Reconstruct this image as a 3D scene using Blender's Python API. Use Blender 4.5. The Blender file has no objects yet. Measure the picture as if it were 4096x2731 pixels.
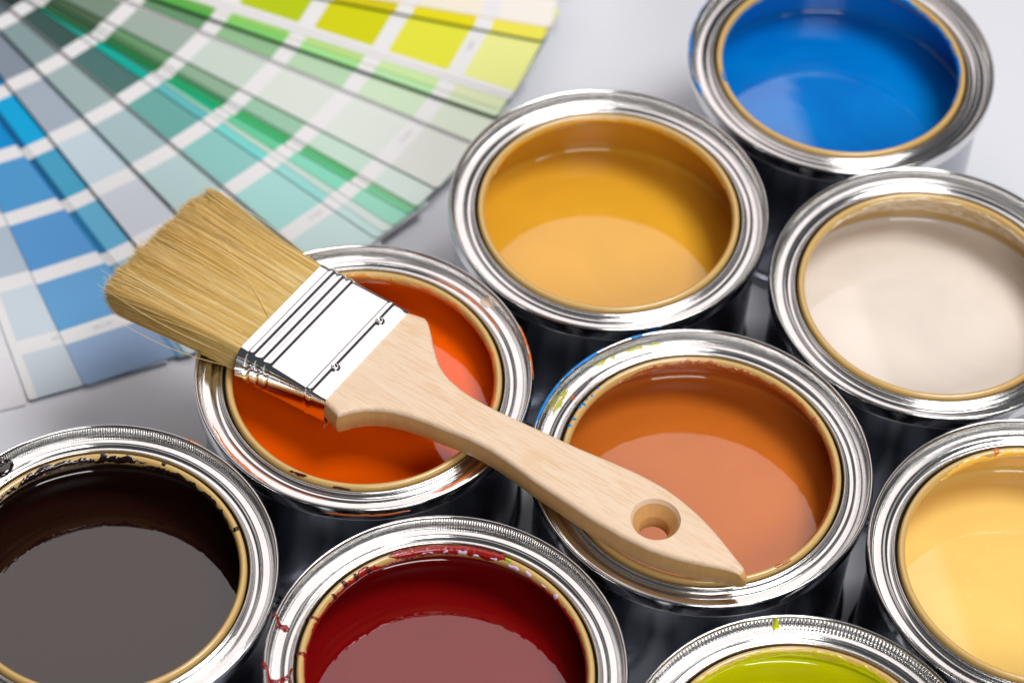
import bpy, bmesh, math, random
import numpy as np
from mathutils import Vector, Matrix

scene = bpy.context.scene
COL = scene.collection
R0 = 0.0585           # outer radius of a can rim in metres: one layout unit
H = 1.28              # height of a can in layout units
rng = np.random.default_rng(7)
random.seed(7)

# ---------------------------------------------------------------- camera
def W(x, y, z):       # layout units (z = 0 on the rim plane) to metres (z = 0 on the table)
    return Vector((x * R0, y * R0, (z + H) * R0))

cam_d = bpy.data.cameras.new('camera')
cam = bpy.data.objects.new('camera', cam_d)
COL.objects.link(cam)
scene.camera = cam
cam_pos = W(0, -10.56993, 13.12747)
r2 = Vector((0.99774177, 0.05231603, 0.04212363))
u2 = Vector((-0.06716671, 0.77713921, 0.62573419))
fw = Vector((0, 0.62715045, -0.77889814))
M = Matrix((r2, u2, -fw)).transposed().to_4x4()
M.translation = cam_pos
cam.matrix_world = M
cam_d.sensor_width = 36
cam_d.lens = 99.49
cam_d.clip_start = 0.01
cam_d.clip_end = 50
cam_d.dof.use_dof = True
cam_d.dof.focus_distance = (W(-0.1, -1.0, 0.15) - cam_pos).dot(fw)
cam_d.dof.aperture_fstop = 8.6
cam_d.dof.aperture_blades = 0

# ---------------------------------------------------------------- world and lamps
world = bpy.data.worlds.new('World')
scene.world = world
world.use_nodes = True
bg = world.node_tree.nodes['Background']
bg.inputs['Color'].default_value = (0.85, 0.92, 1.0, 1)
bg.inputs['Strength'].default_value = 0.07

def softbox(name, center, target, sx, sy, radiance, color, roll_dir=None):
    l = bpy.data.lights.new(name, 'AREA')
    l.shape = 'RECTANGLE'
    l.size = sx * R0; l.size_y = sy * R0
    l.energy = radiance * math.pi * (sx * R0) * (sy * R0)
    l.color = color
    o = bpy.data.objects.new(name, l)
    COL.objects.link(o)
    p = W(*center); t = W(*target)
    z = (p - t).normalized()
    yv = Vector(roll_dir) if roll_dir else Vector((0, 0, 1))
    x = yv.cross(z).normalized(); y = z.cross(x)
    m = Matrix((x, y, z)).transposed().to_4x4(); m.translation = p
    o.matrix_world = m
    return o

# overhead softbox whose clear-cut mirror image lies on the paint
softbox('overhead_softbox', (-2.1, 9.07, 12.0), (-2.1, 9.07, 0), 13.2, 12.6, 1.42, (1.0, 0.91, 0.895), (-0.216, 0.976, 0))
# key softbox from the right, slightly behind
softbox('side_softbox', (9.5, 0.5, 26), (0.0, 0, 0), 10, 10, 18.0, (1.0, 0.985, 0.97))
# fill lamp added behind the camera to brighten the tins, unmirrored by flat surfaces
softbox('front_fill', (6.5, -17.0, 15.5), (0.3, 0, 0), 11, 7, 9.0, (1.0, 0.99, 0.985))

scene.view_settings.view_transform = 'Standard'
scene.view_settings.look = 'None'
scene.view_settings.exposure = 0.0
scene.view_settings.gamma = 1

# ---------------------------------------------------------------- helpers
def lin(c):
    return tuple(((v / 255) / 12.92 if v / 255 <= 0.04045 else ((v / 255 + 0.055) / 1.055) ** 2.4) for v in c)

class NT:
    def __init__(s, name):
        s.m = bpy.data.materials.new(name); s.m.use_nodes = True
        s.t = s.m.node_tree; s.n = s.t.nodes; s.l = s.t.links
        s.b = s.n['Principled BSDF']
    def node(s, typ, **kw):
        nd = s.n.new(typ)
        for k, v in kw.items(): setattr(nd, k, v)
        return nd
    def link(s, a, b): s.l.new(a, b)
    def coords(s, scale=(1, 1, 1)):
        tc = s.node('ShaderNodeTexCoord'); mp = s.node('ShaderNodeMapping')
        mp.inputs['Scale'].default_value = tuple(v / R0 for v in scale)
        s.link(tc.outputs['Object'], mp.inputs['Vector'])
        return mp.outputs['Vector']
    def noise(s, vec, scale, detail=3, rough=0.5, dist=0.0):
        nd = s.node('ShaderNodeTexNoise')
        nd.inputs['Scale'].default_value = scale; nd.inputs['Detail'].default_value = detail
        nd.inputs['Roughness'].default_value = rough; nd.inputs['Distortion'].default_value = dist
        s.link(vec, nd.inputs['Vector']); return nd.outputs['Fac']
    def ramp(s, fac, stops, interp='LINEAR'):
        nd = s.node('ShaderNodeValToRGB'); nd.color_ramp.interpolation = interp
        el = nd.color_ramp.elements
        while len(el) < len(stops): el.new(0.5)
        for e, (p, c) in zip(el, stops):
            e.position = p; e.color = (c, c, c, 1) if not isinstance(c, tuple) else (*c, 1)
        s.link(fac, nd.inputs['Fac']); return nd.outputs['Color']
    def math(s, op, a, b=None, c=None, clamp=False):
        nd = s.node('ShaderNodeMath', operation=op, use_clamp=clamp)
        for i, v in enumerate((a, b, c)):
            if v is None: continue
            if isinstance(v, (int, float)): nd.inputs[i].default_value = v
            else: s.link(v, nd.inputs[i])
        return nd.outputs[0]
    def mix(s, fac, a, b):
        nd = s.node('ShaderNodeMix', data_type='RGBA')
        for sock, v in ((nd.inputs[0], fac), (nd.inputs[6], a), (nd.inputs[7], b)):
            if isinstance(v, (int, float)): sock.default_value = v
            elif isinstance(v, tuple): sock.default_value = (*v, 1)
            else: s.link(v, sock)
        return nd.outputs[2]
    def bump(s, h, strength, dist):
        nd = s.node('ShaderNodeBump'); nd.inputs['Strength'].default_value = strength
        nd.inputs['Distance'].default_value = dist * R0
        s.link(h, nd.inputs['Height']); s.link(nd.outputs['Normal'], s.b.inputs['Normal']); return nd
    def set(s, **kw):
        for k, v in kw.items():
            sock = s.b.inputs[k.replace('_', ' ')]
            if isinstance(v, (int, float)): sock.default_value = v
            elif isinstance(v, tuple): sock.default_value = (*v, 1)
            else: s.link(v, sock)
        return s

def mesh_obj(name, verts, faces, mat, parent=None, smooth=True, sharp=None):
    me = bpy.data.meshes.new(name)
    me.from_pydata([tuple(v) for v in verts], [], [tuple(f) for f in faces])
    me.materials.append(mat)
    if smooth: me.polygons.foreach_set('use_smooth', [True] * len(me.polygons))
    if sharp: me.set_sharp_from_angle(angle=math.radians(sharp))
    me.update()
    o = bpy.data.objects.new(name, me)
    COL.objects.link(o)
    if parent is not None: o.parent = parent
    return o

def empty(name, loc, label, cat, group=None):
    o = bpy.data.objects.new(name, None); COL.objects.link(o); o.location = loc
    o.empty_display_size = 0.01
    o['label'] = label; o['category'] = cat
    if group: o['group'] = group
    return o

def lathe(profile, n, radial=None, close=False):
    """profile: list of (r, z) in layout units, z=0 rim plane; local origin on the table."""
    P = np.array(profile, float); k = len(P)
    a = np.arange(n) * 2 * math.pi / n
    rr = np.repeat(P[:, 0][:, None], n, 1); zz = np.repeat(P[:, 1][:, None], n, 1)
    if radial is not None:
        dr, dz = radial(np.arange(k)[:, None], a[None, :]); rr = rr + dr; zz = zz + dz
    V = np.stack([rr * np.cos(a), rr * np.sin(a), zz + H], 2).reshape(-1, 3) * R0
    F = []
    kk = k if close else k - 1
    for i in range(kk):
        i2 = (i + 1) % k
        for j in range(n):
            j2 = (j + 1) % n
            F.append((i * n + j, i * n + j2, i2 * n + j2, i2 * n + j))
    return V, F

def smooth_profile(pts, per=3):
    """Catmull-Rom through the profile points."""
    P = np.array(pts, float); out = []
    for i in range(len(P) - 1):
        p0 = P[max(i - 1, 0)]; p1 = P[i]; p2 = P[i + 1]; p3 = P[min(i + 2, len(P) - 1)]
        for t in np.linspace(0, 1, per, endpoint=False):
            out.append(0.5 * ((2 * p1) + (-p0 + p2) * t + (2 * p0 - 5 * p1 + 4 * p2 - p3) * t ** 2 + (-p0 + 3 * p1 - 3 * p2 + p3) * t ** 3))
    out.append(P[-1]); return np.array(out)

# ---------------------------------------------------------------- materials
def tin(name, rough=0.13, tint=(0.76, 0.75, 0.74), grain=1.0):
    t = NT(name); v = t.coords()
    big = t.noise(v, 3.0, 4, 0.6); fine = t.noise(v, 95, 2, 0.7); speck = t.noise(v, 40, 3, 0.75)
    col = t.mix(t.ramp(big, [(0.35, 0.0), (0.75, 1.0)]), tint, tuple(c * 0.86 for c in tint))
    dirt = t.ramp(speck, [(0.70, 0.0), (0.76, 1.0)])
    col = t.mix(t.math('MULTIPLY', dirt, 0.45), col, (0.16, 0.13, 0.10))
    rg = t.math('ADD', t.math('MULTIPLY', fine, 0.10), rough - 0.05)
    t.set(Base_Color=col, Metallic=1.0, Roughness=rg)
    t.bump(fine, 0.05 * grain, 0.003)
    return t.m

MAT_TIN = tin('tinplate')
MAT_TIN_BODY = tin('tinplate_body', 0.22, (0.33, 0.34, 0.385), 0.05)

def gold(name, paint=None, amount=0.0, lo=0.0, hi=0.0, far_only=True, wallmode=False, streak=None):
    """gold lacquered steel; dried paint of colour `paint` clings to it"""
    t = NT(name); v = t.coords()
    g = t.noise(v, 5, 3)
    base = t.mix(g, (0.50, 0.31, 0.095), (0.60, 0.385, 0.13)) if wallmode and far_only is not None and streak is not None else t.mix(g, (0.58, 0.365, 0.115), (0.65, 0.425, 0.15))
    if paint is not None:
        tc = t.node('ShaderNodeTexCoord'); sp = t.node('ShaderNodeSeparateXYZ'); t.link(tc.outputs['Object'], sp.inputs[0])
        z = t.math('SUBTRACT', t.math('DIVIDE', sp.outputs['Z'], R0), H)
        y = t.math('DIVIDE', sp.outputs['Y'], R0)
        vs = t.coords((1, 1, 2.5))
        n1 = t.noise(vs, 4.5, 6, 0.65); n2 = t.noise(vs, 22, 4, 0.7)
        nn = t.math('ADD', t.math('MULTIPLY', n1, 0.7), t.math('MULTIPLY', n2, 0.3))
        # more paint lower down: threshold falls from hi to lo
        zz = t.math('DIVIDE', t.math('SUBTRACT', z, lo), hi - lo, clamp=True)
        thr = t.math('ADD', t.math('MULTIPLY', zz, 0.42), 0.62 - amount)
        if far_only:
            yy = t.math('MULTIPLY_ADD', y, -0.16, 0.10)
            thr = t.math('ADD', thr, yy)
        m = t.math('MULTIPLY', t.math('SUBTRACT', nn, thr), 24.0, clamp=True)
        base = t.mix(m, base, paint)
        if streak is not None:
            n3 = t.noise(t.coords((1, 1, 5)), 13, 5, 0.8)
            band = t.math('COMPARE', z, streak[1], streak[2])
            m3 = t.math('MULTIPLY', t.math('MULTIPLY', t.math('SUBTRACT', n3, streak[3]), 18.0, clamp=True), band)
            base = t.mix(m3, base, streak[0])
        t.bump(t.math('ADD', m, t.math('MULTIPLY', n2, 0.3)), 0.5, 0.008)
    t.set(Base_Color=base, Metallic=0.0, Roughness=0.28, Specular_IOR_Level=0.6, Coat_Weight=0.6, Coat_Roughness=0.08)
    return t.m

MAT_GOLD = gold('gold_lacquer')

def paint_mat(name, col, col2=None, swirl=0.0, rough=0.03, pits=0.0):
    t = NT(name); v = t.coords()
    n = t.noise(v, 1.3, 3, 0.5, 1.2)
    col2 = col2 or tuple(c * 0.9 for c in col)
    base = t.mix(t.ramp(n, [(0.3, 0.0), (0.7, 1.0)]), col, col2)
    t.set(Base_Color=base, Roughness=rough, IOR=1.7)
    w = t.noise(t.coords((1, 1, 1)), 1.6, 1, 0.4, 1.5 + swirl * 2)
    h = t.math('MULTIPLY', w, 0.10 + swirl * .35)
    if pits:
        p = t.noise(v, 26, 2, 0.6)
        h = t.math('ADD', h, t.math('MULTIPLY', t.ramp(p, [(0.30, 0.0), (0.36, 1.0)]), pits))
    t.bump(h, 0.12 + pits * .5, 0.012)
    return t.m

def flat_mat(name, col, rough=0.5, spec=0.5, coat=0.0):
    t = NT(name)
    t.set(Base_Color=col, Roughness=rough, Specular_IOR_Level=spec, Coat_Weight=coat)
    return t.m

# ---------------------------------------------------------------- table top
t = NT('white_table'); v = t.coords()
nz = t.noise(v, 0.35, 3); fz = t.noise(v, 60, 3)
t.set(Base_Color=t.mix(nz, (0.72, 0.735, 0.79), (0.75, 0.765, 0.815)), Roughness=0.33, Specular_IOR_Level=0.5)
t.bump(fz, 0.05, 0.004)
tb = mesh_obj('table_top', [W(x, y, -H) for x, y in ((-30, -22), (30, -22), (30, 30), (-30, 30))] +
              [W(x, y, -H - .6) for x, y in ((-30, -22), (30, -22), (30, 30), (-30, 30))],
              [(0, 1, 2, 3), (7, 6, 5, 4), (0, 4, 5, 1), (1, 5, 6, 2), (2, 6, 7, 3), (3, 7, 4, 0)], t.m, smooth=False)
tb['kind'] = 'structure'

# ---------------------------------------------------------------- cans
BODY = [(0.0, -1.262), (0.90, -1.262), (0.935, -1.262), (0.948, -1.255), (0.95, -1.24), (0.95, -1.20), (0.95, -0.80), (0.95, -0.40), (0.95, -0.13), (0.955, -0.115)]
FOOT = [(0.952, -1.19), (0.972, -1.195), (0.985, -1.21), (0.988, -1.235), (0.985, -1.262), (0.975, -1.276), (0.955, -1.28), (0.94, -1.27)]
SEAM = smooth_profile([(0.948, -0.118), (0.965, -0.124), (0.985, -0.118), (0.996, -0.10), (0.999, -0.075), (1.0, -0.04), (0.999, -0.018), (0.994, -0.005), (0.986, 0.0), (0.978, -0.005), (0.973, -0.014)], 3)
CRIMP = [(0.973, -0.014), (0.971, -0.024), (0.968, -0.035), (0.965, -0.046), (0.961, -0.056), (0.956, -0.066)]
RING = smooth_profile([(0.956, -0.066), (0.952, -0.071), (0.947, -0.070), (0.941, -0.066), (0.925, -0.065), (0.907, -0.065), (0.900, -0.068), (0.896, -0.073), (0.888, -0.079), (0.873, -0.083),
                       (0.857, -0.080), (0.850, -0.066), (0.846, -0.052), (0.840, -0.046), (0.834, -0.049), (0.831, -0.060), (0.830, -0.08), (0.830, -0.14)], 4)
LIP = smooth_profile([(0.817, -0.14), (0.817, -0.10), (0.817, -0.07), (0.815, -0.052), (0.808, -0.038), (0.796, -0.034), (0.784, -0.039), (0.776, -0.051), (0.773, -0.065), (0.776, -0.085), (0.784, -0.10), (0.80, -0.125), (0.86, -0.145), (0.94, -0.15)], 3)
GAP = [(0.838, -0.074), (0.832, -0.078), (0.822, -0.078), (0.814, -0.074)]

def crimp_fn(n, amp):
    def f(i, a):
        w = np.sin(np.clip(i / 5.0, 0, 1) * math.pi)
        c = np.cos(a * n)
        c = np.sign(c) * np.abs(c) ** 0.6
        return amp * w * c, 0 * w * c
    return f

seamV = lathe(SEAM, 256); footV = lathe(FOOT, 160); bodyV = lathe(BODY, 160); ringV = lathe(RING, 320); lipV = lathe(LIP, 256)
crimpA = lathe(CRIMP, 1680, crimp_fn(280, 0.0038)); crimpB = lathe(CRIMP, 1680, crimp_fn(420, 0.0032))

def shared(name, VF, mat):
    me = bpy.data.meshes.new(name); me.from_pydata(VF[0].tolist(), [], VF[1]); me.materials.append(mat)
    me.polygons.foreach_set('use_smooth', [True] * len(me.polygons)); me.update(); return me
ME_SEAM = shared('seam', seamV, MAT_TIN); ME_FOOT = shared('foot_rim', footV, MAT_TIN_BODY); ME_BODY = shared('can_body', bodyV, MAT_TIN_BODY)
ME_RING = shared('lid_groove', ringV, MAT_TIN); ME_CA = shared('crimped_wall', crimpA, MAT_TIN); ME_CB = shared('crimped_wall', crimpB, MAT_TIN)

def link_part(name, me, parent):
    o = bpy.data.objects.new(name, me); COL.objects.link(o); o.parent = parent; return o

# rim profile used to lay drips and smears on a can: outside of the seam to the inside of the lip
PATH = np.vstack([SEAM[2:], np.array(CRIMP[1:]), RING[1:56]])
PATHLIP = LIP[6:30]
ME_GAP = shared('gap_shade_ring', lathe(GAP, 160), flat_mat('gap_shade', (0.012, 0.011, 0.010), 0.9, 0.1))  # added near-black ring, its colour stands in for shade in the lip gap
def path_frames(P):
    d = np.gradient(P, axis=0); L = np.linalg.norm(d, axis=1, keepdims=True); d = d / np.maximum(L, 1e-9)
    n = np.stack([-d[:, 1], d[:, 0]], 1)
    n = np.where((n[:, 1:2] < 0) & (np.abs(d[:, 0:1]) > 0.3), -n, n)
    return n
def drip(parent, name, mat, path, i0, i1, cfun, wfun, thick, lab=None):
    """a bead of paint laid across the rim: cfun(t) centre angle in degrees, wfun(t) half width in layout units"""
    P = path[i0:i1]
    # resample by arc length
    s = np.r_[0, np.cumsum(np.linalg.norm(np.diff(P, axis=0), axis=1))]
    m = max(8, int(s[-1] / 0.006)); ss = np.linspace(0, s[-1], m)
    P = np.stack([np.interp(ss, s, P[:, 0]), np.interp(ss, s, P[:, 1])], 1)
    d = np.gradient(P, axis=0); d /= np.linalg.norm(d, axis=1, keepdims=True)
    n = np.stack([d[:, 1], -d[:, 0]], 1)     # profile runs outside to inside (r falling): outward normal
    k = 9; V = []; F = []
    for i in range(m):
        tt = i / (m - 1); w = max(wfun(tt), 0.0004); c = math.radians(cfun(tt))
        for j in range(k):
            u = -1 + 2 * j / (k - 1); h = thick * math.sqrt(max(0, 1 - u * u)) * min(1, w / 0.012) + 0.0012
            if j in (0, k - 1): h = -0.001
            p = P[i] + n[i] * h; a = c + u * w / P[i][0]
            V.append((p[0] * math.cos(a) * R0, p[0] * math.sin(a) * R0, (p[1] + H) * R0))
    for i in range(m - 1):
        for j in range(k - 1):
            F.append((i * k + j, i * k + j + 1, (i + 1) * k + j + 1, (i + 1) * k + j))
    o = mesh_obj(name, V, F, mat, parent)
    if lab: o['label'] = lab
    return o

def blob_r(seed, a=0.35):
    r = random.Random(seed); ph = [r.uniform(0, 6.28) for _ in range(4)]
    return lambda t: 1 + a * (math.sin(7 * t + ph[0]) * .5 + math.sin(17 * t + ph[1]) * .3 + math.sin(39 * t + ph[2]) * .25)

def crust(parent, name, mat, path, a0, a1, s_lo, s_hi, seed, rag=0.5, thick=0.004, lab=None):
    """ragged band of dried paint running round the rim between angles a0..a1 (degrees) over the fraction s_lo..s_hi of path"""
    s = np.r_[0, np.cumsum(np.linalg.norm(np.diff(path, axis=0), axis=1))]; L = s[-1]
    r = np.random.default_rng(seed)
    nA = max(12, int(abs(a1 - a0) * 2.2)); k = 7
    A = np.linspace(a0, a1, nA)
    def wob(fr):
        x = np.linspace(0, abs(a1 - a0) * fr, nA); g = r.normal(size=int(x[-1]) + 3)
        return np.interp(x, np.arange(len(g)), g)
    lo = s_lo + rag * (s_hi - s_lo) * (0.5 * wob(0.12) + 0.35 * wob(0.45) + 0.2 * wob(1.1)) * 0.5
    hi = s_hi + rag * (s_hi - s_lo) * (0.5 * wob(0.12) + 0.35 * wob(0.45) + 0.2 * wob(1.1)) * 0.5
    ends = np.clip(np.minimum(np.arange(nA), np.arange(nA)[::-1]) / (nA * 0.12), 0, 1)
    mid = (lo + hi) / 2; lo = mid + (lo - mid) * ends; hi = mid + (hi - mid) * ends
    V = []; F = []
    for i in range(nA):
        a = math.radians(A[i]); l_, h_ = (max(0.0, min(1, x)) for x in (lo[i], max(lo[i] + .001, hi[i])))
        for j in range(k):
            f = j / (k - 1); q = (l_ + (h_ - l_) * f) * L
            p = np.array([np.interp(q, s, path[:, 0]), np.interp(q, s, path[:, 1])])
            q2 = min(L, q + 1e-3); q1 = max(0, q - 1e-3)
            d = np.array([np.interp(q2, s, path[:, 0]) - np.interp(q1, s, path[:, 0]), np.interp(q2, s, path[:, 1]) - np.interp(q1, s, path[:, 1])])
            d /= max(1e-9, np.linalg.norm(d)); n = np.array([d[1], -d[0]])
            h = 0.0015 + thick * (math.sin(f * math.pi) ** 0.5) * (0.7 + 0.5 * r.random()) if 0 < j < k - 1 else -0.001
            p = p + n * h
            V.append((p[0] * math.cos(a) * R0, p[0] * math.sin(a) * R0, (p[1] + H) * R0))
    for i in range(nA - 1):
        for j in range(k - 1):
            F.append((i * k + j, i * k + j + 1, (i + 1) * k + j + 1, (i + 1) * k + j))
    o = mesh_obj(name, V, F, mat, parent)
    if lab: o['label'] = lab
    return o

def make_can(x, y, depth, paintm, wallm, lipm, label, deep=False, rot=0.0, fill_name='paint'):
    t = empty('paint_can', W(x, y, -H), label, 'paint can', 'open tins of paint')
    t.rotation_euler.z = 0
    link_part('can_body', ME_BODY, t); link_part('foot_rim', ME_FOOT, t)
    c = link_part('crimped_wall', ME_CA if deep else ME_CB, t)
    s = link_part('seam', ME_SEAM, t); g = link_part('lid_groove', ME_RING, t)
    for o in (c, s, g): o.rotation_euler.z = rot
    mesh_obj('inner_lip', *lipV, lipm, t)
    link_part('gap_shade_ring', ME_GAP, t)
    mesh_obj('inner_wall', *lathe([(0.94, -0.15), (0.942, -0.2), (0.942, -0.3), (0.942, -depth + 0.05), (0.942, -depth - 0.05)], 160), wallm, t)
    # liquid with a meniscus climbing the wall
    n = 160; prof = [(0.0005, -depth)] + [(r, -depth) for r in (0.2, 0.4, 0.6, 0.75, 0.84, 0.88)]
    for u in np.linspace(0, 1, 9): prof.append((0.895 + 0.046 * math.sin(u * math.pi / 2), -depth + 0.030 * (1 - math.cos(u * math.pi / 2))))
    mesh_obj(fill_name, *lathe(prof, n), paintm, t)
    return t

cans = {}
def C(key, xy, depth, col, label, col2=None, wall=None, wall_amt=0.3, lip_amt=-0.3, swirl=0.0, deep=False, rot=0.0, pits=0.0, rough=0.03, wall_lohi=None, streak=None, far=True, lip_far=True):
    pm = paint_mat(key + '_paint', col, col2, swirl, rough, pits)
    wl, wh = wall_lohi or (-depth, -0.1)
    wm = gold(key + '_wall', wall or tuple(c * 0.85 for c in col), wall_amt, wl, wh, far, True, streak)
    lm = gold(key + '_lip', wall or tuple(c * 0.85 for c in col), lip_amt, -0.11, -0.03, lip_far)
    cans[key] = make_can(xy[0], xy[1], depth, pm, wm, lm, label, deep, rot)
    cans[key + '_m'] = pm

C('mustard', (0.545, 1.1368), .52, lin((226, 167, 46)), 'open tin of mustard yellow paint between the fan of colour cards and the blue tin', wall=lin((205, 145, 35)), wall_amt=0.75, lip_amt=0.02, rot=.3)
C('orange', (-0.8572, -0.3042), .30, lin((238, 92, 3)), 'open tin of bright orange paint under the ferrule of the brush', wall=lin((200, 95, 10)), wall_amt=0.75, lip_amt=0.0, rot=1.1, lip_far=False)
C('terracotta', (1.1405, -0.7984), .40, lin((198, 106, 35)), 'open tin of terracotta brown paint under the hole of the brush handle', wall=lin((188, 92, 30)), wall_amt=0.8, lip_amt=0.06, rot=2.0)
C('red', (-0.2396, -2.2809), .37, lin((120, 6, 10)), 'open tin of dark red paint with red drips across its left rim', wall=lin((150, 22, 18)), wall_amt=0.65, lip_amt=0.03, rot=2.9)
C('lime', (1.7153, -2.7943), .40, lin((246, 248, 8)), 'open tin of lime green paint cut off by the bottom of the photo', wall=lin((190, 195, 10)), wall_amt=0.65, lip_amt=0.0, deep=True, rot=.7)
C('brown', (-2.203, -1.7974), .38, lin((34, 14, 10)), 'open tin of dark brown paint at the bottom left, a brown blob on its rim', wall=lin((38, 20, 12)), wall_amt=0.62, lip_amt=0.03, swirl=.35, rot=1.7)
C('cream', (2.5358, 0.6367), .44, lin((232, 221, 210)), 'open tin of cream white paint with pale streaks on its gold inner wall', wall=lin((225, 205, 175)), wall_amt=-0.05, lip_amt=-0.4, rot=2.3,
  streak=(lin((232, 214, 186)), -0.30, 0.05, 0.44))
C('pale_yellow', (3.084, -1.3118), .45, lin((247, 208, 118)), 'open tin of pale yellow paint at the right edge of the photo', wall=lin((240, 195, 95)), wall_amt=0.7, lip_amt=-0.05, rot=.2, pits=.10)
C('blue', (2.022, 2.540), .50, lin((0, 122, 204)), 'open tin of bright blue paint at the top right', col2=lin((0, 104, 190)), wall=lin((0, 125, 215)), wall_amt=0.9, lip_amt=0.06, swirl=.5, rot=2.6)

# drips and dried paint on the rims
M_RED = flat_mat('red_drip', lin((130, 12, 14)), 0.08, 0.6, 0.5)
M_REDCR = flat_mat('red_crust', lin((150, 20, 16)), 0.25, 0.5, 0.4)
M_DKRED = flat_mat('dark_red_crust', lin((70, 10, 10)), 0.3)
M_BRN = flat_mat('brown_drip', lin((28, 12, 10)), 0.07, 0.6, 0.5)
M_LIME = flat_mat('lime_drip', lin((200, 210, 10)), 0.15, 0.5, 0.5)
M_BLUE = flat_mat('blue_smear', lin((0, 125, 205)), 0.35)
M_LILAC = flat_mat('lilac_crust', lin((205, 185, 215)), 0.5)
M_TERR = flat_mat('terracotta_crust', lin((170, 86, 36)), 0.2, 0.5, 0.4)
M_ORG = flat_mat('orange_smear', lin((215, 110, 45)), 0.3, 0.5, 0.3)
M_CRM = flat_mat('cream_crust', lin((235, 218, 190)), 0.4)
M_YEL = flat_mat('yellow_crust', lin((245, 190, 80)), 0.2, 0.5, 0.4)
M_OLV = flat_mat('olive_smear', lin((168, 165, 40)), 0.25, 0.5, 0.3)
M_GRN = flat_mat('green_speck', lin((150, 200, 20)), 0.3)

NP = len(PATH)
def ix(r):      # index of the path where its radius first drops below r
    return int(np.argmax(PATH[18:, 0] < r)) + 18
_s = np.r_[0, np.cumsum(np.linalg.norm(np.diff(PATH, axis=0), axis=1))]
def fr(r): return float(_s[ix(r)] / _s[-1])
FTOP = float(_s[25] / _s[-1]); FSIDE = float(_s[14] / _s[-1])
c = cans['red']
b1, b2, b3 = blob_r(1), blob_r(2), blob_r(3)
drip(c, 'paint_drip', M_RED, PATH, 12, ix(.90), lambda t: 165.2 + 2.6 * t, lambda t: (0.010 + 0.018 * t ** 3) * b1(t) * (1 if t < .85 else math.sqrt(max(0, (1 - t) / .15))), 0.009, 'short dark red drip')
drip(c, 'paint_drip', M_RED, PATH, 12, NP, lambda t: 181.2 + 8.5 * math.sin(min(1, t / .8) * math.pi * .62) - 9 * max(0, t - .55), lambda t: (0.013 + 0.011 * math.sin(t * 3.1)) * b2(t), 0.008, 'long dark red drip reaching the lip')
drip(c, 'paint_drip', M_RED, PATHLIP, 0, 20, lambda t: 178, lambda t: 0.014 * b3(t), 0.006, 'dark red drip crossing the gold lip')
drip(c, 'paint_drip', M_RED, PATHLIP, 0, 20, lambda t: 161 - t, lambda t: 0.010 * b1(t), 0.006, 'thin dark red drip crossing the gold lip')
crust(c, 'dried_paint', M_REDCR, PATHLIP, 68, 118, .05, .9, 5, .5, .005)
crust(c, 'dried_paint', M_REDCR, PATHLIP, 112, 195, .55, 1.0, 6, .7, .005)
crust(c, 'dried_paint', M_REDCR, PATHLIP, -5, 60, .7, 1.0, 8, .8, .005)
for i, (a, w) in enumerate([(72, 3), (80, 2.4), (85, 4), (93, 2), (99, 5), (62, 5), (56, 3), (48, 2), (41, 2)]):
    crust(c, 'paint_fleck', M_LILAC, PATHLIP, a, a + w, .52, .72, 20 + i, 1.2, .006)
crust(c, 'paint_fleck', M_GRN, PATHLIP, 66, 69, .38, .55, 33, 1.2, .006)
for i, a in enumerate((133, 139, 146, 127)):
    crust(c, 'paint_fleck', M_DKRED, PATHLIP, a, a + 1.8, .45, .85, 40 + i, .9, .010)

c = cans['brown']
bb = blob_r(9)
drip(c, 'paint_drip', M_BRN, PATH, ix(.970), ix(.885), lambda t: 133.5 + 1.5 * t, lambda t: 0.070 * math.sqrt(max(0, math.sin(t * math.pi))), 0.018, 'glossy dark brown blob')
crust(c, 'dried_paint', M_BRN, PATHLIP, 78, 150, .45, .85, 51, 1.0, .005)
crust(c, 'dried_paint', M_BRN, PATHLIP, 28, 80, .55, .95, 52, 1.1, .005)
crust(c, 'dried_paint', M_BRN, PATHLIP, -60, 20, .85, 1.0, 53, 1.0, .004)
for i, a in enumerate((24, 96, 70)):
    crust(c, 'paint_fleck', M_BRN, PATHLIP, a, a + 2, .3, .5, 60 + i, 1, .005)
crust(c, 'paint_fleck', M_ORG, PATH, 62.5, 68, FSIDE, FTOP, 66, .4, .002)

c = cans['terracotta']
crust(c, 'paint_smear', M_BLUE, PATH, 126, 172, FSIDE - .03, FTOP + .01, 71, .35, .0015, 'thin blue smear along the rim edge')
crust(c, 'paint_smear', M_BLUE, PATH, 104, 118, FSIDE + .03, FTOP - .02, 72, 1.5, .0015)
crust(c, 'paint_smear', M_OLV, PATH, 104, 133, fr(.955), fr(.935), 73, 1.2, .001)
crust(c, 'paint_smear', M_OLV, PATH, 146, 160, fr(.953), fr(.93), 74, 1.2, .001)
for i, a in enumerate((139, 144, 147, 150, 152, 159, 163)):
    crust(c, 'paint_fleck', M_BLUE, PATHLIP, a, a + 1.4, .25, .45, 80 + i, 1.2, .004)
crust(c, 'dried_paint', M_TERR, PATHLIP, 25, 130, .58, 1.0, 91, .8, .005)
crust(c, 'dried_paint', M_TERR, PATHLIP, -40, 25, .62, 1.0, 92, .8, .005)
crust(c, 'paint_fleck', M_TERR, PATHLIP, 28, 32, .35, .8, 93, .6, .007)
crust(c, 'paint_fleck', M_TERR, PATHLIP, -58, -50, .25, .42, 94, .8, .004)
bq = blob_r(12)
drip(c, 'paint_fleck', M_TERR, PATH, ix(.905), ix(.875), lambda t: 148.3, lambda t: 0.015 * math.sqrt(max(0, math.sin(t * math.pi))), 0.006, 'round terracotta drop')

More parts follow.
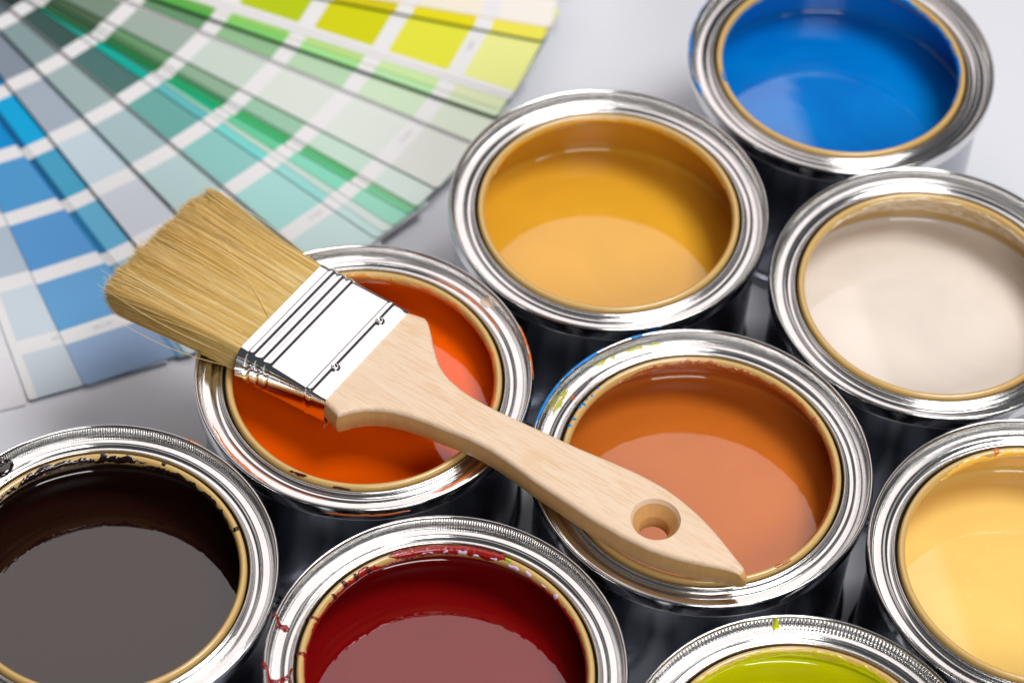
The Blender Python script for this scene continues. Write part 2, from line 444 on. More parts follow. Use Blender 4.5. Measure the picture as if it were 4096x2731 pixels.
c = cans['orange']
crust(c, 'dried_paint', M_ORG, PATHLIP, -20, 75, .55, .95, 101, 1.0, .004)
crust(c, 'dried_paint', flat_mat('orange_lip', lin((205, 140, 50)), .2, .5, .4), PATHLIP, 75, 120, .5, .95, 102, .8, .003)
for i, (a0, a1, lo, hi) in enumerate([(2, 26, FSIDE + .02, FTOP - .02), (28, 70, fr(.897), fr(.889)), (205, 240, fr(.945), fr(.935)), (215, 262, fr(.901), fr(.896)), (262, 290, FSIDE - .06, FSIDE - .02), (300, 330, fr(.93), fr(.92))]):
    crust(c, 'paint_smear', M_ORG, PATH, a0, a1, lo, hi, 110 + i, 1.0, .001)
drip(c, 'paint_fleck', flat_mat('dried_drop', lin((205, 180, 160)), .3), PATH, ix(.955), ix(.905), lambda t: 43, lambda t: 0.045 * math.sqrt(max(0, math.sin(t * math.pi))), 0.004, 'flat pale dried drop')
crust(c, 'paint_fleck', M_DKRED, PATHLIP, 243, 251, .2, .42, 120, 1.0, .003)
crust(c, 'paint_fleck', M_DKRED, PATHLIP, 262, 270, .08, .22, 121, 1.0, .003)

c = cans['lime']
drip(c, 'paint_drip', M_LIME, PATH, ix(.978), ix(.93), lambda t: 98.7, lambda t: (0.008 + 0.018 * t) * (1 if t < .85 else math.sqrt(max(0, (1 - t) / .15))), 0.008, 'small lime green drop')
crust(c, 'dried_paint', M_LIME, PATHLIP, 45, 135, .7, 1.0, 131, .8, .004)
crust(c, 'dried_paint', flat_mat('lime_thin', lin((196, 180, 30)), .2, .5, .4), PATHLIP, 20, 160, .5, .75, 132, 1.0, .003)

c = cans['cream']
for i, (a0, a1, lo, hi) in enumerate([(60, 118, .62, .72), (70, 130, .9, .97), (25, 65, .7, .85), (118, 140, .7, .9)]):
    crust(c, 'dried_paint', M_CRM, PATHLIP, a0, a1, lo, hi, 140 + i, 1.6, .003)
c = cans['pale_yellow']
crust(c, 'dried_paint', M_YEL, PATHLIP, 85, 135, .5, 1.0, 151, .8, .005)
crust(c, 'dried_paint', M_YEL, PATHLIP, 20, 85, .55, 1.0, 152, .8, .005)
crust(c, 'paint_smear', M_ORG, PATHLIP, 104.5, 107, .0, .6, 153, .5, .004)
c = cans['blue']
crust(c, 'paint_smear', M_BLUE, PATH, 152, 205, FSIDE, FTOP - .02, 161, 1.2, .0015, 'blue smear on the outside of the rim')
crust(c, 'dried_paint', M_BLUE, PATHLIP, -20, 80, .55, 1.0, 162, .8, .004)
crust(c, 'dried_paint', M_BLUE, PATHLIP, 110, 180, .7, 1.0, 163, .9, .004)
crust(c, 'paint_fleck', M_BLUE, PATHLIP, 190, 198, .3, .45, 164, 1.2, .003)
c = cans['mustard']
crust(c, 'dried_paint', flat_mat('mustard_crust', lin((215, 150, 25)), .25, .5, .4), PATHLIP, 20, 160, .6, 1.0, 171, .6, .004)

# ---------------------------------------------------------------- brush
BO = np.array([-0.8541, -0.3235]); BX = np.array([0.85191, -0.52368])
brush = empty('paint_brush', W(BO[0], BO[1], 0), 'flat paint brush with pale wooden handle and blond bristles lying across the orange tin', 'paint brush')
brush.rotation_euler.z = math.atan2(BX[1], BX[0])

# wood
t = NT('pale_wood'); v = t.coords((1.0, 9, 9)); v2 = t.coords((2.2, 42, 42)); v3 = t.coords((1, 1, 1))
a = t.noise(v, 1.6, 5, 0.6, 0.6); b = t.noise(v2, 2.2, 4, 0.65, 0.3); blot = t.noise(v3, 2.6, 4, 0.6)
colr = t.mix(t.ramp(a, [(0.35, 0.0), (0.65, 1.0)]), (0.81, 0.63, 0.465), (0.765, 0.565, 0.395))
colr = t.mix(t.math('MULTIPLY', t.ramp(b, [(0.50, 0.0), (0.62, 1.0)]), 0.6), colr, (0.68, 0.42, 0.22))
colr = t.mix(t.math('MULTIPLY', t.ramp(blot, [(0.62, 0.0), (0.75, 1.0)]), 0.4), colr, (0.70, 0.42, 0.17))
# end grain and side wood is tanner: sides of the board, by distance from the top face
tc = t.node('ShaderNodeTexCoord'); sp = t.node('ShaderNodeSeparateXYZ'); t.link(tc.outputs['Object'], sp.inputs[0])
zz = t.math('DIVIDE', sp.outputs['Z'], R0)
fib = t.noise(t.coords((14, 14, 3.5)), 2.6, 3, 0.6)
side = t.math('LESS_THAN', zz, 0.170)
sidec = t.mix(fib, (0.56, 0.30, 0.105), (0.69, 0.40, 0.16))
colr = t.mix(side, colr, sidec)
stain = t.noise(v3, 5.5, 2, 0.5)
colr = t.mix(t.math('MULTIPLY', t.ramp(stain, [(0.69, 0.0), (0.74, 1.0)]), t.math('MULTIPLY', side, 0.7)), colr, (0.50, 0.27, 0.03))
t.set(Base_Color=colr, Roughness=0.42, Specular_IOR_Level=0.35)
t.bump(t.math('ADD', b, t.math('MULTIPLY', fib, 0.5)), 0.18, 0.004)
MAT_WOOD = t.m

def interp_tab(tab, x):
    T = np.array(tab); return np.interp(x, T[:, 0], T[:, 1])
WU = [(-0.10, .385), (0, .40), (0.03, .415), (.10, .432), (.126, .436), (.15, .425), (.175, .405), (.197, .385), (.24, .343), (.285, .296), (.34, .245), (.396, .200), (.45, .170), (.51, .148), (.60, .130), (.69, .123), (.78, .124), (.873, .130), (1.077, .152), (1.197, .164), (1.368, .181), (1.6, .215), (1.75, .234), (1.837, .239), (1.94, .238), (2.045, .226), (2.15, .205), (2.242, .180), (2.31, .157), (2.381, .128), (2.45, .100), (2.517, .073), (2.56, .056), (2.59, .044), (2.61, .032), (2.622, .018), (2.628, .008)]
WL = [(-0.10, -.385), (0, -.405), (.03, -.418), (.10, -.436), (.139, -.449), (.150, -.440), (.193, -.375), (.24, -.325), (.29, -.286), (.36, -.246), (.447, -.215), (.56, -.187), (.683, -.167), (.76, -.150), (.84, -.138), (.92, -.132), (.99, -.130), (1.08, -.134), (1.152, -.142), (1.304, -.160), (1.503, -.172), (1.705, -.186), (1.902, -.187), (2.091, -.170), (2.18, -.150), (2.263, -.125), (2.33, -.10), (2.40, -.072), (2.46, -.045), (2.52, -.022), (2.56, -.012), (2.59, -.008), (2.61, -.004), (2.622, .002), (2.628, .006)]
xs = np.unique(np.concatenate([np.array(WU)[:, 0], np.array(WL)[:, 0], np.linspace(-.1, 2.6, 90), np.linspace(2.5, 2.628, 12)]))
secs = []
NS = 40
for x in xs:
    yu, yl = interp_tab(WU, x), interp_tab(WL, x)
    cy, hw = (yu + yl) / 2, max((yu - yl) / 2, 0.002)
    # thickness eases down at the tail and where it enters the ferrule
    zt = 0.196 - 0.02 * np.clip((x - 2.35) / .27, 0, 1) ** 2 - 0.006 * np.clip((-x) / .05, 0, 1)
    zb = 0.002 + 0.05 * np.clip((x - 2.45) / .17, 0, 1) ** 2
    if x > 2.55:
        f = math.sqrt(max(0.02, 1 - ((x - 2.55) / .079) ** 2)); m_ = (zt + zb) / 2 - .015; zt = m_ + (zt - m_) * f; zb = m_ + (zb - m_) * f
    ht = (zt - zb) / 2; cz = (zt + zb) / 2
    rc = min(0.045, hw * .8, ht * .8); rt = min(0.028, hw * .6)
    pts = []
    # rounded rectangle, small radius on the top edges, larger underneath, slightly bellied sides
    def arc(cx, cz_, r_, a0, a1, k):
        for q in range(k):
            an = math.radians(a0 + (a1 - a0) * q / (k - 1)); pts.append((cx + r_ * math.cos(an), cz_ + r_ * math.sin(an)))
    bel = min(0.012, hw * .2)
    arc(hw - rt, ht - rt, rt, 0, 90, 6)
    pts += [(hw * s_ * .6, ht) for s_ in (.8, .3, -.3, -.8)]
    arc(-hw + rt, ht - rt, rt, 90, 180, 6)
    pts += [(-hw - bel * .8, ht * .35), (-hw - bel, -0.0), (-hw - bel * .7, -ht * .3)]
    arc(-hw + rc, -ht + rc, rc, 180, 270, 7)
    pts += [(hw * s_ * .6, -ht) for s_ in (-.8, -.3, .3, .8)]
    arc(hw - rc, -ht + rc, rc, 270, 360, 7)
    pts += [(hw + bel * .7, -ht * .3), (hw + bel, 0.0), (hw + bel * .8, ht * .35)]
    secs.append([(x, cy + a_, cz + b_) for a_, b_ in pts])
NS = len(secs[0])
V = [tuple(np.array(p) * R0) for s_ in secs for p in s_]
F = []
for i in range(len(secs) - 1):
    for j in range(NS):
        j2 = (j + 1) % NS
        F.append((i * NS + j, (i + 1) * NS + j, (i + 1) * NS + j2, i * NS + j2))
F.append(tuple(range(NS))); F.append(tuple((len(secs) - 1) * NS + j for j in reversed(range(NS))))
handle = mesh_obj('handle', V, F, MAT_WOOD, None)
bmx = bmesh.new(); bmx.from_mesh(handle.data); bmesh.ops.recalc_face_normals(bmx, faces=bmx.faces); bmx.to_mesh(handle.data); bmx.free()
# countersunk hanging hole cut through the handle
hx, hy = 2.012, 0.018
prof = [(0.148, 0.204), (0.143, 0.198), (0.139, 0.190), (0.088, 0.100), (0.085, 0.092), (0.085, -0.05)]
n = 72; V = []; F = []
for r_, z_ in prof:
    for j in range(n):
        an = 2 * math.pi * j / n; V.append(((hx + r_ * math.cos(an)) * R0, (hy + r_ * math.sin(an)) * R0, z_ * R0))
for i in range(len(prof) - 1):
    for j in range(n):
        j2 = (j + 1) % n; F.append((i * n + j, i * n + j2, (i + 1) * n + j2, (i + 1) * n + j))
F.append(tuple(reversed(range(n)))); F.append(tuple((len(prof) - 1) * n + j for j in range(n)))
cut = mesh_obj('cutter', V, F, MAT_WOOD)
bmx = bmesh.new(); bmx.from_mesh(cut.data); bmesh.ops.recalc_face_normals(bmx, faces=bmx.faces); bmx.to_mesh(cut.data); bmx.free()
md = handle.modifiers.new('hole', 'BOOLEAN'); md.object = cut; md.operation = 'DIFFERENCE'; md.solver = 'EXACT'
dg = bpy.context.evaluated_depsgraph_get()
newme = bpy.data.meshes.new_from_object(handle.evaluated_get(dg))
handle.modifiers.clear(); handle.data = newme
bpy.data.objects.remove(cut)
handle.data.polygons.foreach_set('use_smooth', [True] * len(handle.data.polygons))
handle.data.set_sharp_from_angle(angle=math.radians(38))
handle.parent = brush

# ferrule
t = NT('chrome_steel'); v = t.coords()
fn = t.noise(v, 120, 2); bg_ = t.noise(v, 2.5, 2)
t.set(Base_Color=(0.86, 0.86, 0.87), Metallic=1.0, Roughness=t.math('MULTIPLY_ADD', fn, 0.015, 0.008))
t.bump(bg_, 0.03, 0.01)
MAT_CHROME = t.m

BEADS = (-.528, -.463, -.398, -.098)
def bumpf(x):
    """three rolled beads near the bristles and one beside the rivets: steep flanks, gently domed tops"""
    v_ = 0
    for c_ in BEADS:
        d_ = x - c_
        if -.0231 <= d_ <= .0271:
            v_ = np.interp(d_, [-.023, -.012, -.003, .006, .012, .027], [0, .0100, .0112, .0112, .0102, -.0045])
    v_ += 0.004 * max(0, (x + .005) / .03) if x > -.005 else 0
    return v_
def ferrule_sec(f, e_):
    """flat top and bottom, sides bellied outward from a crisp top crease"""
    ht = .388 + .020 * f; hm = .460 - .030 * f; zt, zb = .200 + e_, -.052 + .02 * f - e_ * .35
    hm += e_ * .45; pts = []
    side_ = [(ht, zt - .002)]
    prof_ = smooth_profile([(0, 1), (.30, .93), (.58, .80), (.80, .62), (.94, .42), (1.0, .25)], 3)
    for a_, b_ in prof_[1:]: side_.append((ht + (hm - ht) * a_, zb + (zt - zb) * b_))
    for a_, b_ in ((.008, .15), (.026, .07), (.05, .02), (.085, 0)): side_.append((hm - a_, zb + (zt - zb) * b_))
    pts += [(y_, z_) for y_, z_ in reversed(side_)]
    pts.append((ht - .004, zt - .0005))
    for s_ in np.linspace(.95, -.95, 12): pts.append(((ht - .006) * s_, zt))
    pts.append((-ht + .004, zt - .0005))
    pts += [(-y_, z_) for y_, z_ in side_]
    for s_ in np.linspace(-.9, .9, 10): pts.append(((hm - .075) * s_, zb))
    return pts
fxs = np.unique(np.r_[-.605, -.6, -.59, -.57, np.linspace(-.36, -.14, 20), -.05, -.03, -.005, .005, .015, .022, .028, np.concatenate([[c_ + q for q in (-.0232, -.023, -.012, -.008, -.003, .0015, .006, .009, .012, .027, .0272)] for c_ in BEADS])])
secs = []
for x in fxs:
    f = (x + .605) / .633
    secs.append([(x, p_, q_) for p_, q_ in ferrule_sec(f, bumpf(x))])
NS = len(secs[0]); k = len(secs)
inner = []
for x in (fxs[-1], fxs[-1] - .10): inner.append([(x, p_ * .985, .08 + (q_ - .08) * .97) for p_, q_ in ferrule_sec(1, 0)])
for x in (fxs[0] + .06, fxs[0]): pass
allsec = secs + inner
V = [tuple(np.array(p) * R0) for s_ in allsec for p in s_]; F = []
for i in range(len(allsec) - 1):
    for j in range(NS):
        j2 = (j + 1) % NS; F.append((i * NS + j, i * NS + j2, (i + 1) * NS + j2, (i + 1) * NS + j))
base_i = len(allsec)
inn2 = [[(x, p_ * .985, .08 + (q_ - .08) * .97) for p_, q_ in ferrule_sec(0, 0)] for x in (fxs[0], fxs[0] + .08)]
for s_ in inn2: V += [tuple(np.array(p) * R0) for p in s_]
for j in range(NS):
    j2 = (j + 1) % NS
    F.append((j2, j, base_i * NS + j, base_i * NS + j2))
    F.append((base_i * NS + j2, base_i * NS + j, (base_i + 1) * NS + j, (base_i + 1) * NS + j2))
ferr = mesh_obj('ferrule', V, F, MAT_CHROME, brush, sharp=24)

# rivets with a dimple
MAT_RIV = tin('rivet_steel', 0.12, (0.80, 0.77, 0.74), 0.3)
for rx, ry in ((-.071, .246), (-.074, -.186)):
    prof = [(0.0005, .207), (.006, .2085), (.012, .213), (.017, .2165), (.022, .215), (.026, .209), (.028, .203), (.031, .2015), (.033, .1985)]
    n = 32; V = []; F = []
    for r_, z_ in prof:
        for j in range(n):
            an = 2 * math.pi * j / n; V.append(((rx + r_ * math.cos(an)) * R0, (ry + r_ * math.sin(an)) * R0, z_ * R0))
    for i in range(len(prof) - 1):
        for j in range(n):
            j2 = (j + 1) % n; F.append((i * n + j, (i + 1) * n + j, (i + 1) * n + j2, i * n + j2))
    mesh_obj('rivet', V, F, MAT_RIV, brush)
# curled end of the ferrule seam under the near corner
V = []; F = []; n = 10; m = 26
for i in range(m):
    an = math.radians(-30 + 300 * i / (m - 1)); cx, cz_ = -.418 + .016 * math.cos(an), -.030 + .016 * math.sin(an)
    for j in range(n):
        b_ = 2 * math.pi * j / n; rr_ = .004
        V.append(((.030 + rr_ * math.cos(b_)) * R0, (cx + rr_ * math.sin(b_) * math.cos(an)) * R0, (cz_ + rr_ * math.sin(b_) * math.sin(an)) * R0))
for i in range(m - 1):
    for j in range(n):
        j2 = (j + 1) % n; F.append((i * n + j, (i + 1) * n + j, (i + 1) * n + j2, i * n + j2))
mesh_obj('seam_curl', V, F, MAT_RIV, brush)

# bristles
t = NT('blond_bristle')
at = t.node('ShaderNodeAttribute'); at.attribute_name = 'tone'
c1 = t.ramp(at.outputs['Fac'], [(0.0, lin((192, 148, 62))), (0.45, lin((232, 192, 108))), (1.0, lin((254, 232, 176)))])
t.set(Base_Color=c1, Roughness=0.38, Specular_IOR_Level=0.45, Subsurface_Weight=0.0)
MAT_BR = t.m
def bristle_mesh(name, roots, paths, radii, tones, k=3):
    """paths: (N, S, 3)"""
    N, S, _ = paths.shape
    d = np.gradient(paths, axis=1); d /= np.linalg.norm(d, axis=2, keepdims=True)
    side_ = np.cross(d, np.array([0, 0, 1.0])); side_ /= np.linalg.norm(side_, axis=2, keepdims=True); up = np.cross(side_, d)
    verts = np.zeros((N, S, k, 3))
    taper = np.interp(np.linspace(0, 1, S), [0, .8, 1], [1, .85, .35])
    for j in range(k):
        a_ = 2 * math.pi * j / k + .5
        verts[:, :, j] = paths + (side_ * math.cos(a_) + up * math.sin(a_)) * (radii[:, None] * taper[None])[..., None]
    V_ = (verts.reshape(-1, 3) * R0)
    idx = np.arange(N * S * k).reshape(N, S, k)
    q = []
    for j in range(k):
        j2 = (j + 1) % k
        q.append(np.stack([idx[:, :-1, j], idx[:, 1:, j], idx[:, 1:, j2], idx[:, :-1, j2]], -1).reshape(-1, 4))
    q = np.concatenate(q)
    me = bpy.data.meshes.new(name)
    me.vertices.add(len(V_)); me.vertices.foreach_set('co', V_.ravel())
    me.loops.add(len(q) * 4); me.loops.foreach_set('vertex_index', q.ravel().astype(np.int32))
    me.polygons.add(len(q)); me.polygons.foreach_set('loop_start', np.arange(0, len(q) * 4, 4, dtype=np.int32)); me.polygons.foreach_set('loop_total', np.full(len(q), 4, dtype=np.int32))
    me.update(calc_edges=True)
    at_ = me.attributes.new('tone', 'FLOAT', 'POINT')
    tt = np.repeat(tones, S * k) if tones.ndim == 1 else np.repeat(tones.ravel(), k)
    at_.data.foreach_set('value', tt.astype(np.float32))
    me.polygons.foreach_set('use_smooth', np.ones(len(q), dtype=bool))
    me.materials.append(MAT_BR); me.validate()
    o = bpy.data.objects.new(name, me); COL.objects.link(o); o.parent = brush
    return o
def make_bristles(N, surf):
    ry = rng.uniform(-.412, .412, N)
    rz = rng.uniform(-.03, .185, N)
    if surf:   # most of them near the visible faces
        m_ = rng.random(N)
        rz = np.where(m_ < .75, .187 - np.abs(rng.normal(0, .02, N)), rz)
        near = m_ > .86; ry = np.where(near, -.412 + np.abs(rng.normal(0, .015, N)), ry)
        lim = .412 - np.clip(.02 - (.187 - rz), 0, .02); ry = np.clip(ry, -lim, lim)
    u = ry / .412; w = (rz - .078) / .108
    S = 12; s = np.linspace(0, 1, S)
    length = .972 - .030 * np.abs(u) ** 5 - .030 * np.abs(w) ** 2 + rng.normal(0, .022, N) - rng.exponential(.032, N)
    length += .004 * np.sin(ry * 21 + 2)
    # clumps that pull together toward the tip
    nc = 170; cl = np.sort(rng.uniform(-1.05, 1.05, nc)); ci = np.clip(np.searchsorted(cl, u + rng.normal(0, .012, N)), 0, nc - 1)
    spread = 1.17 + .015 * rng.normal(size=nc)[ci]
    tipy = (u * .85 + cl[ci] * .15) * .412 * spread + rng.normal(0, .010, N)
    stray = rng.random(N) < .01; tipy += np.where(stray, rng.normal(0, .04, N), 0)
    tipz = .080 + (rz - .078) * .93 + rng.normal(0, .008, N) + .010 * np.sin(ry * 33) * (w > .5) + np.where(stray, np.abs(rng.normal(0, .012, N)) * (w > 0), 0)
    tipz += .004 * rng.normal(size=nc)[ci]
    px = -.56 - (length[:, None] + .04) * s[None]
    bend = s ** 1.6
    py = ry[:, None] + (tipy - ry)[:, None] * bend[None] + (.010 * np.sin(ry * 9 + 1))[:, None] * np.sin(s * math.pi)[None]
    pz = rz[:, None] + (tipz - rz)[:, None] * bend[None] + .008 * np.sin(s * math.pi)[None] * (w > .6)[:, None]
    tone = np.clip(.55 + .18 * rng.normal(size=N) + .07 * rng.normal(size=nc)[ci], 0, 1)
    rad = rng.uniform(.0016, .0030, N)
    return np.stack([px, py, pz], 2), rad, tone
P1, rad, tone = make_bristles(20000, True)
o = bristle_mesh('bristles', None, P1, rad, tone); o['kind'] = 'stuff'
# a few stray hairs
SP = []
def stray(p0, p1, bow):
    s = np.linspace(0, 1, 12)[:, None]; p0 = np.array(p0); p1 = np.array(p1)
    SP.append(p0 + (p1 - p0) * s + np.array(bow) * np.sin(s * math.pi))
stray((-.60, -.12, .198), (-1.30, .22, .198), (0, .02, .0))
stray((-.62, -.41, .10), (-1.60, -.50, .17), (0, -.035, .0))
stray((-.62, -.42, .02), (-1.42, -.565, .03), (0, -.03, -.02))
stray((-.62, -.40, .16), (-1.66, -.40, .17), (0, -.02, .0))
stray((-.62, -.39, .16), (-1.63, -.33, .19), (0, -.02, .0))
stray((-.62, -.38, .16), (-1.61, -.29, .16), (0, -.03, .0))
stray((-.60, .40, .15), (-1.55, .50, .17), (0, .03, .0))
o = bristle_mesh('stray_bristles', None, np.array(SP), np.full(len(SP), .0028), np.full(len(SP), .75)); o['kind'] = 'stuff'
# solid heart of the bristle pack
V = []; F = []
for x, hw, zt, zb in ((-.56, .405, .172, -.025), (-.9, .415, .160, -.015), (-1.25, .43, .140, .01), (-1.38, .42, .12, .04)):
    V += [(x * R0, hw * R0, zt * R0), (x * R0, -hw * R0, zt * R0), (x * R0, -hw * R0, zb * R0), (x * R0, hw * R0, zb * R0)]
for i in range(3):
    for j in range(4):
        j2 = (j + 1) % 4; F.append((i * 4 + j, (i + 1) * 4 + j, (i + 1) * 4 + j2, i * 4 + j2))
F += [(0, 1, 2, 3), (15, 14, 13, 12)]
mesh_obj('bristle_core', V, F, flat_mat('bristle_core', lin((190, 145, 70)), .8), brush, smooth=False)

# ---------------------------------------------------------------- colour card fan
PV = np.array([-4.5267, 4.6823])
fan = empty('colour_card_fan', W(PV[0], PV[1], -H), 'fanned deck of blue, green and yellow paint colour cards at the top left', 'colour cards')
M_CARD = flat_mat('white_card', (0.78, 0.77, 0.78), 0.6, 0.3)
_chip = {}
def chipmat(c_):
    if c_ not in _chip: _chip[c_] = flat_mat('colour_chip', tuple(min(.9, v * 1.03) for v in lin(c_)), 0.6, 0.25)
    return _chip[c_]
BARS = [.85, 1.40, 1.95, 2.54, 3.10, 3.65, 4.20]; BW = .060; END = 4.655
edgecol = {}
def card(ang, off, z, cols, ks=1.0, margin=0.0, width=.92, end=END, thick=.006, edge=None, bands=True, rc=.05):
    a_ = math.radians(ang); d = np.array([math.cos(a_), math.sin(a_)]); nn = np.array([-d[1], d[0]])
    def P(u, v_, z_): 
        q = nn * (off + v_) + d * u; return (q[0] * R0, q[1] * R0, (z_ + H) * R0)
    def out(u0, u1, v0, v1, r0, r1):
        pts = []
        if r0 > 0:
            for q in range(7):
                an = math.radians(270 - 90 + 0) ; 
        pts.append((u0, v0))
        if r1 > 0:
            for q in range(7):
                an = math.radians(-90 + 90 * q / 6); pts.append((u1 - r1 + r1 * math.cos(an), v0 + r1 + r1 * math.sin(an)))
            for q in range(7):
                an = math.radians(90 * q / 6); pts.append((u1 - r1 + r1 * math.cos(an), v1 - r1 + r1 * math.sin(an)))
        else: pts += [(u1, v0), (u1, v1)]
        pts.append((u0, v1)); return pts
    # slight droop of the free end of the card
    def prism(name, pts, zb, zt, mat, parent, extra=None):
        k = len(pts); V = [P(u, v_, zb) for u, v_ in pts] + [P(u, v_, zt) for u, v_ in pts]
        F = [tuple(range(k, 2 * k)), tuple(reversed(range(k)))] + [(j, (j + 1) % k, (j + 1) % k + k, j + k) for j in range(k)]
        o_ = mesh_obj(name, V, F, mat, parent, smooth=False)
        if extra:
            o_.data.materials.append(extra)
            for p_ in o_.data.polygons[2:]: p_.material_index = 1
        return o_
    co = prism('card', out(-.2, end, 0, width, 0, rc), z - thick, z, M_CARD, fan, edge)
    edges = [.3] + [q * ks for q in BARS] + [end + BW]
    if cols:
        nb = len(cols)
        for i, c_ in enumerate(cols):      # from the outer end inward
            hi_ = edges[-1 - i] - BW; lo_ = edges[-2 - i] + BW
            if hi_ < 1.0: break
            last = i == 0
            hi2 = min(hi_, end)
            pts = out(lo_, hi2, margin, width, 0, rc if last and margin == 0 else 0)
            if last and margin == 0:
                pts = [(u, v_) for u, v_ in out(lo_, hi2 - .001, .001, width - .001, 0, rc)]
            prism('colour_chip', pts, z + .0002, z + .0016, chipmat(c_), co)
    return co, P

def codes(co, P, z, u, v0, n_=4, seed=0, mat=None):
    # the tiny grey print on the outer white bar, far out of focus in the photo
    r = random.Random(seed); V = []; F = []
    for i in range(n_):
        v_ = v0 + i * .026
        for (du, dv, lu, lv) in random.Random(seed + i).sample([(0, 0, .003, .014), (.026, 0, .003, .014), (.013, 0, .003, .014), (0, 0, .028, .003), (0, .012, .028, .003)], 3):
            b_ = len(V); V += [P(u + du, v_ + dv, z + .0018), P(u + du + lu, v_ + dv, z + .0018), P(u + du + lu, v_ + dv + lv, z + .0018), P(u + du, v_ + dv + lv, z + .0018)]; F.append((b_, b_ + 1, b_ + 2, b_ + 3))
    mesh_obj('printed_code', V, F, mat, co, smooth=False)
M_INK = flat_mat('grey_ink', (0.33, 0.33, 0.35), .6)

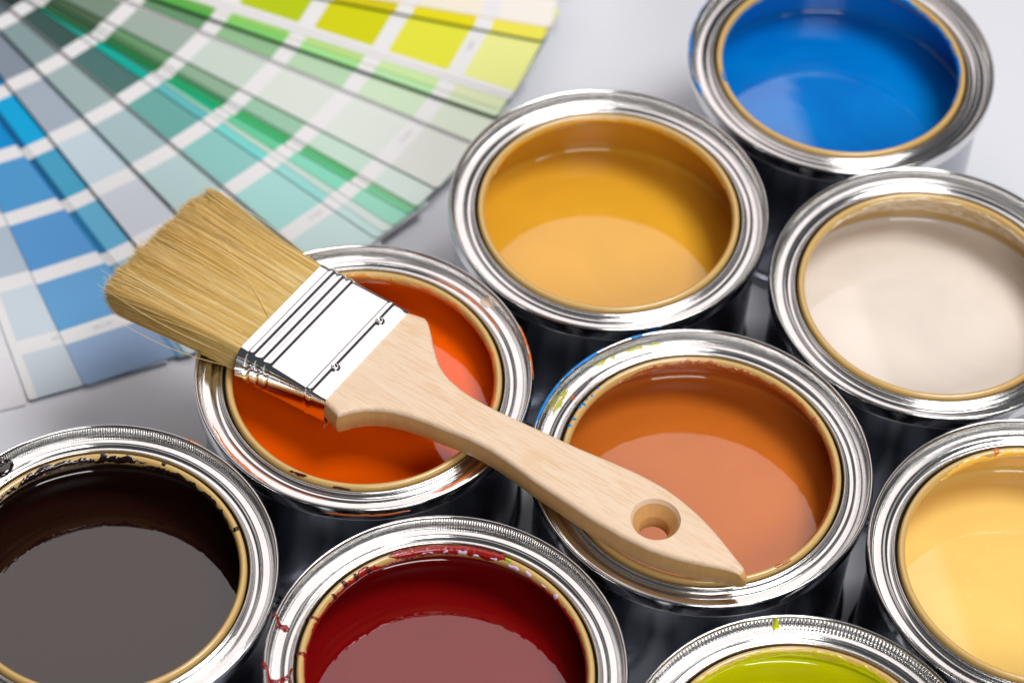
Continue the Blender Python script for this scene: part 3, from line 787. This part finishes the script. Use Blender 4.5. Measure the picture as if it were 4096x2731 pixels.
g = (150, 150, 155)
CARDS = [   # angle, offset, chips from outer end inward, white margin, gap below, edge colour
 (-68.23, -1.192, [(222, 220, 224), (222, 222, 226), (205, 208, 215), (190, 196, 206)], 0.0, 0.0, (225, 225, 228)),
 (-65.2, -0.505, [(196, 208, 216), (196, 209, 219), (172, 186, 201), (150, 165, 185), (130, 150, 170)], 0.06, 0.012, (40, 80, 110)),
 (-61.73, -0.423, [(146, 172, 206), (98, 157, 205), (84, 147, 204), (75, 148, 201), (0, 135, 203), (0, 110, 180)], 0, 0.0072, (80, 120, 160)),
 (-52.86, -0.519, [(98, 157, 200), (62, 146, 196), (34, 130, 188), (20, 120, 180), (0, 110, 170)], 0, 0.0024, (30, 90, 130)),
 (-52.44, -0.526, [(180, 195, 210), (120, 160, 190), (40, 110, 150), (20, 90, 130), (0, 90, 140)], 0, 0.0024, (120, 120, 130)),
 (-52.44, -0.511, [(110, 165, 200), (60, 150, 195), (30, 125, 175), (10, 100, 150), (0, 100, 160)], 0, 0.0024, (30, 90, 120)),
 (-52.51, -0.492, [(203, 222, 225), (138, 182, 206), (96, 168, 202), (68, 156, 192), (0, 160, 212), (0, 130, 190)], 0, 0.0036, (20, 70, 100)),
 (-51.77, -0.36, [(206, 214, 220), (204, 214, 222), (198, 203, 213), (189, 207, 217), (159, 171, 184), (130, 140, 155), (90, 100, 115)], 0, 0.0306, (0, 60, 85)),
 (-47.51, -0.273, [(190, 214, 210), (185, 208, 205), (178, 203, 204), (163, 187, 191), (154, 175, 175), (131, 152, 154), (90, 110, 115)], 0, 0.0360, (0, 62, 80)),
 (-42.37, -0.235, [(192, 215, 213), (163, 211, 206), (138, 195, 189), (103, 166, 159), (73, 112, 108), (55, 84, 79), (40, 60, 60)], 0.0, 0.0382, (205, 196, 200)),
 (-37.05, -0.242, [(188, 216, 213), (150, 212, 208), (118, 208, 202), (95, 180, 184), (0, 166, 150), (35, 152, 134), (20, 90, 80)], 0, 0.0084, (30, 80, 80)),
 (-37.12, -0.168, [(205, 218, 214), (190, 214, 204), (184, 212, 196), (150, 205, 180), (60, 150, 130), (30, 130, 100)], 0, 0.0036, (190, 200, 195)),
 (-35.45, -0.226, [(150, 212, 188), (132, 210, 184), (98, 198, 152), (0, 172, 128), (12, 140, 88), (20, 120, 66)], 0, 0.0036, (60, 140, 100)),
 (-32.08, -0.359, [(120, 196, 150), (92, 184, 128), (62, 174, 108), (38, 160, 98), (28, 120, 66), (46, 100, 60)], 0, 0.0036, (50, 120, 80)),
 (-31.75, -0.329, [(150, 210, 150), (100, 190, 118), (84, 176, 110), (60, 130, 88), (58, 116, 68), (50, 82, 60)], 0, 0.0036, (40, 100, 60)),
 (-31.73, -0.308, [(176, 214, 196), (150, 196, 168), (130, 176, 152), (110, 156, 122), (88, 132, 92), (60, 90, 62)], 0, 0.0036, (70, 110, 80)),
 (-32.44, -0.256, [(204, 219, 212), (192, 216, 200), (150, 192, 166), (138, 172, 146), (102, 148, 104), (76, 100, 74)], 0, 0.0036, (80, 130, 100)),
 (-29.47, -0.301, [(214, 216, 209), (214, 221, 213), (212, 219, 211), (195, 209, 198), (155, 172, 160), (118, 138, 122), (90, 105, 95)], 0, 0.0156, (70, 120, 90)),
 (-24.25, -0.267, [(218, 218, 214), (216, 220, 214), (208, 216, 208), (190, 205, 195), (150, 165, 155)], 0.9, 0.006, (170, 165, 168)),
 (-24.33, -0.251, [(212, 221, 203), (200, 221, 190), (178, 208, 174), (142, 184, 140), (100, 146, 104), (70, 100, 72)], 0.0, 0.0165, (190, 182, 186)),
 (-20.4, -0.321, [(206, 222, 190), (177, 222, 168), (157, 220, 142), (126, 204, 106), (86, 172, 74), (60, 120, 50)], 0, 0.0360, (30, 70, 35)),
 (-20.23, -0.271, [(212, 222, 180), (196, 224, 160), (180, 214, 130), (150, 205, 100), (120, 180, 80)], 0, 0.0048, (200, 205, 120)),
 (-18.44, -0.313, [(220, 222, 200), (220, 222, 200), (220, 222, 200), (220, 222, 200), (220, 222, 200), (220, 222, 200)], 0.9, 0.0048, (215, 212, 205)),
 (-18.72, -0.258, [(226, 229, 142), (219, 219, 58), (204, 204, 0), (178, 196, 4), (150, 170, 10)], 0.05, 0.0048, (216, 212, 206)),
 (-10.02, -0.427, [(229, 220, 80), (221, 210, 10), (204, 192, 0), (190, 180, 0), (170, 160, 0)], 0, 0.0252, (90, 105, 10)),
 (-7.64, -0.493, [(234, 228, 220), (233, 226, 208), (232, 224, 200), (230, 214, 160), (220, 200, 90)], 0, 0.0072, (232, 218, 170)),
 (1.4, -0.955, [(232, 228, 224), (230, 226, 220), (228, 222, 214), (225, 218, 205)], 0.9, 0.0072, (210, 205, 200)),
]
zc = -H + .010
for i, (ang, off, cols, mg, gap, ec) in enumerate(CARDS):
    zc += gap + .003
    co, P = card(ang, off, zc, None if mg > .85 else cols, 1 + .0011 * i, mg, end=END * (1 + .0011 * i) - .028 + (.045 if i == 0 else .004 * math.sin(i * 2.3)), thick=.005 + gap * .8, edge=chipmat(ec), rc=.02 if i in (0, 1) else .035)
    if i in (0, 1, 2, 9, 17, 19, 20, 23, 24, 25): codes(co, P, zc, 4.185 * (1 + .0011 * i), .22 + mg, 5, i * 13, M_INK)
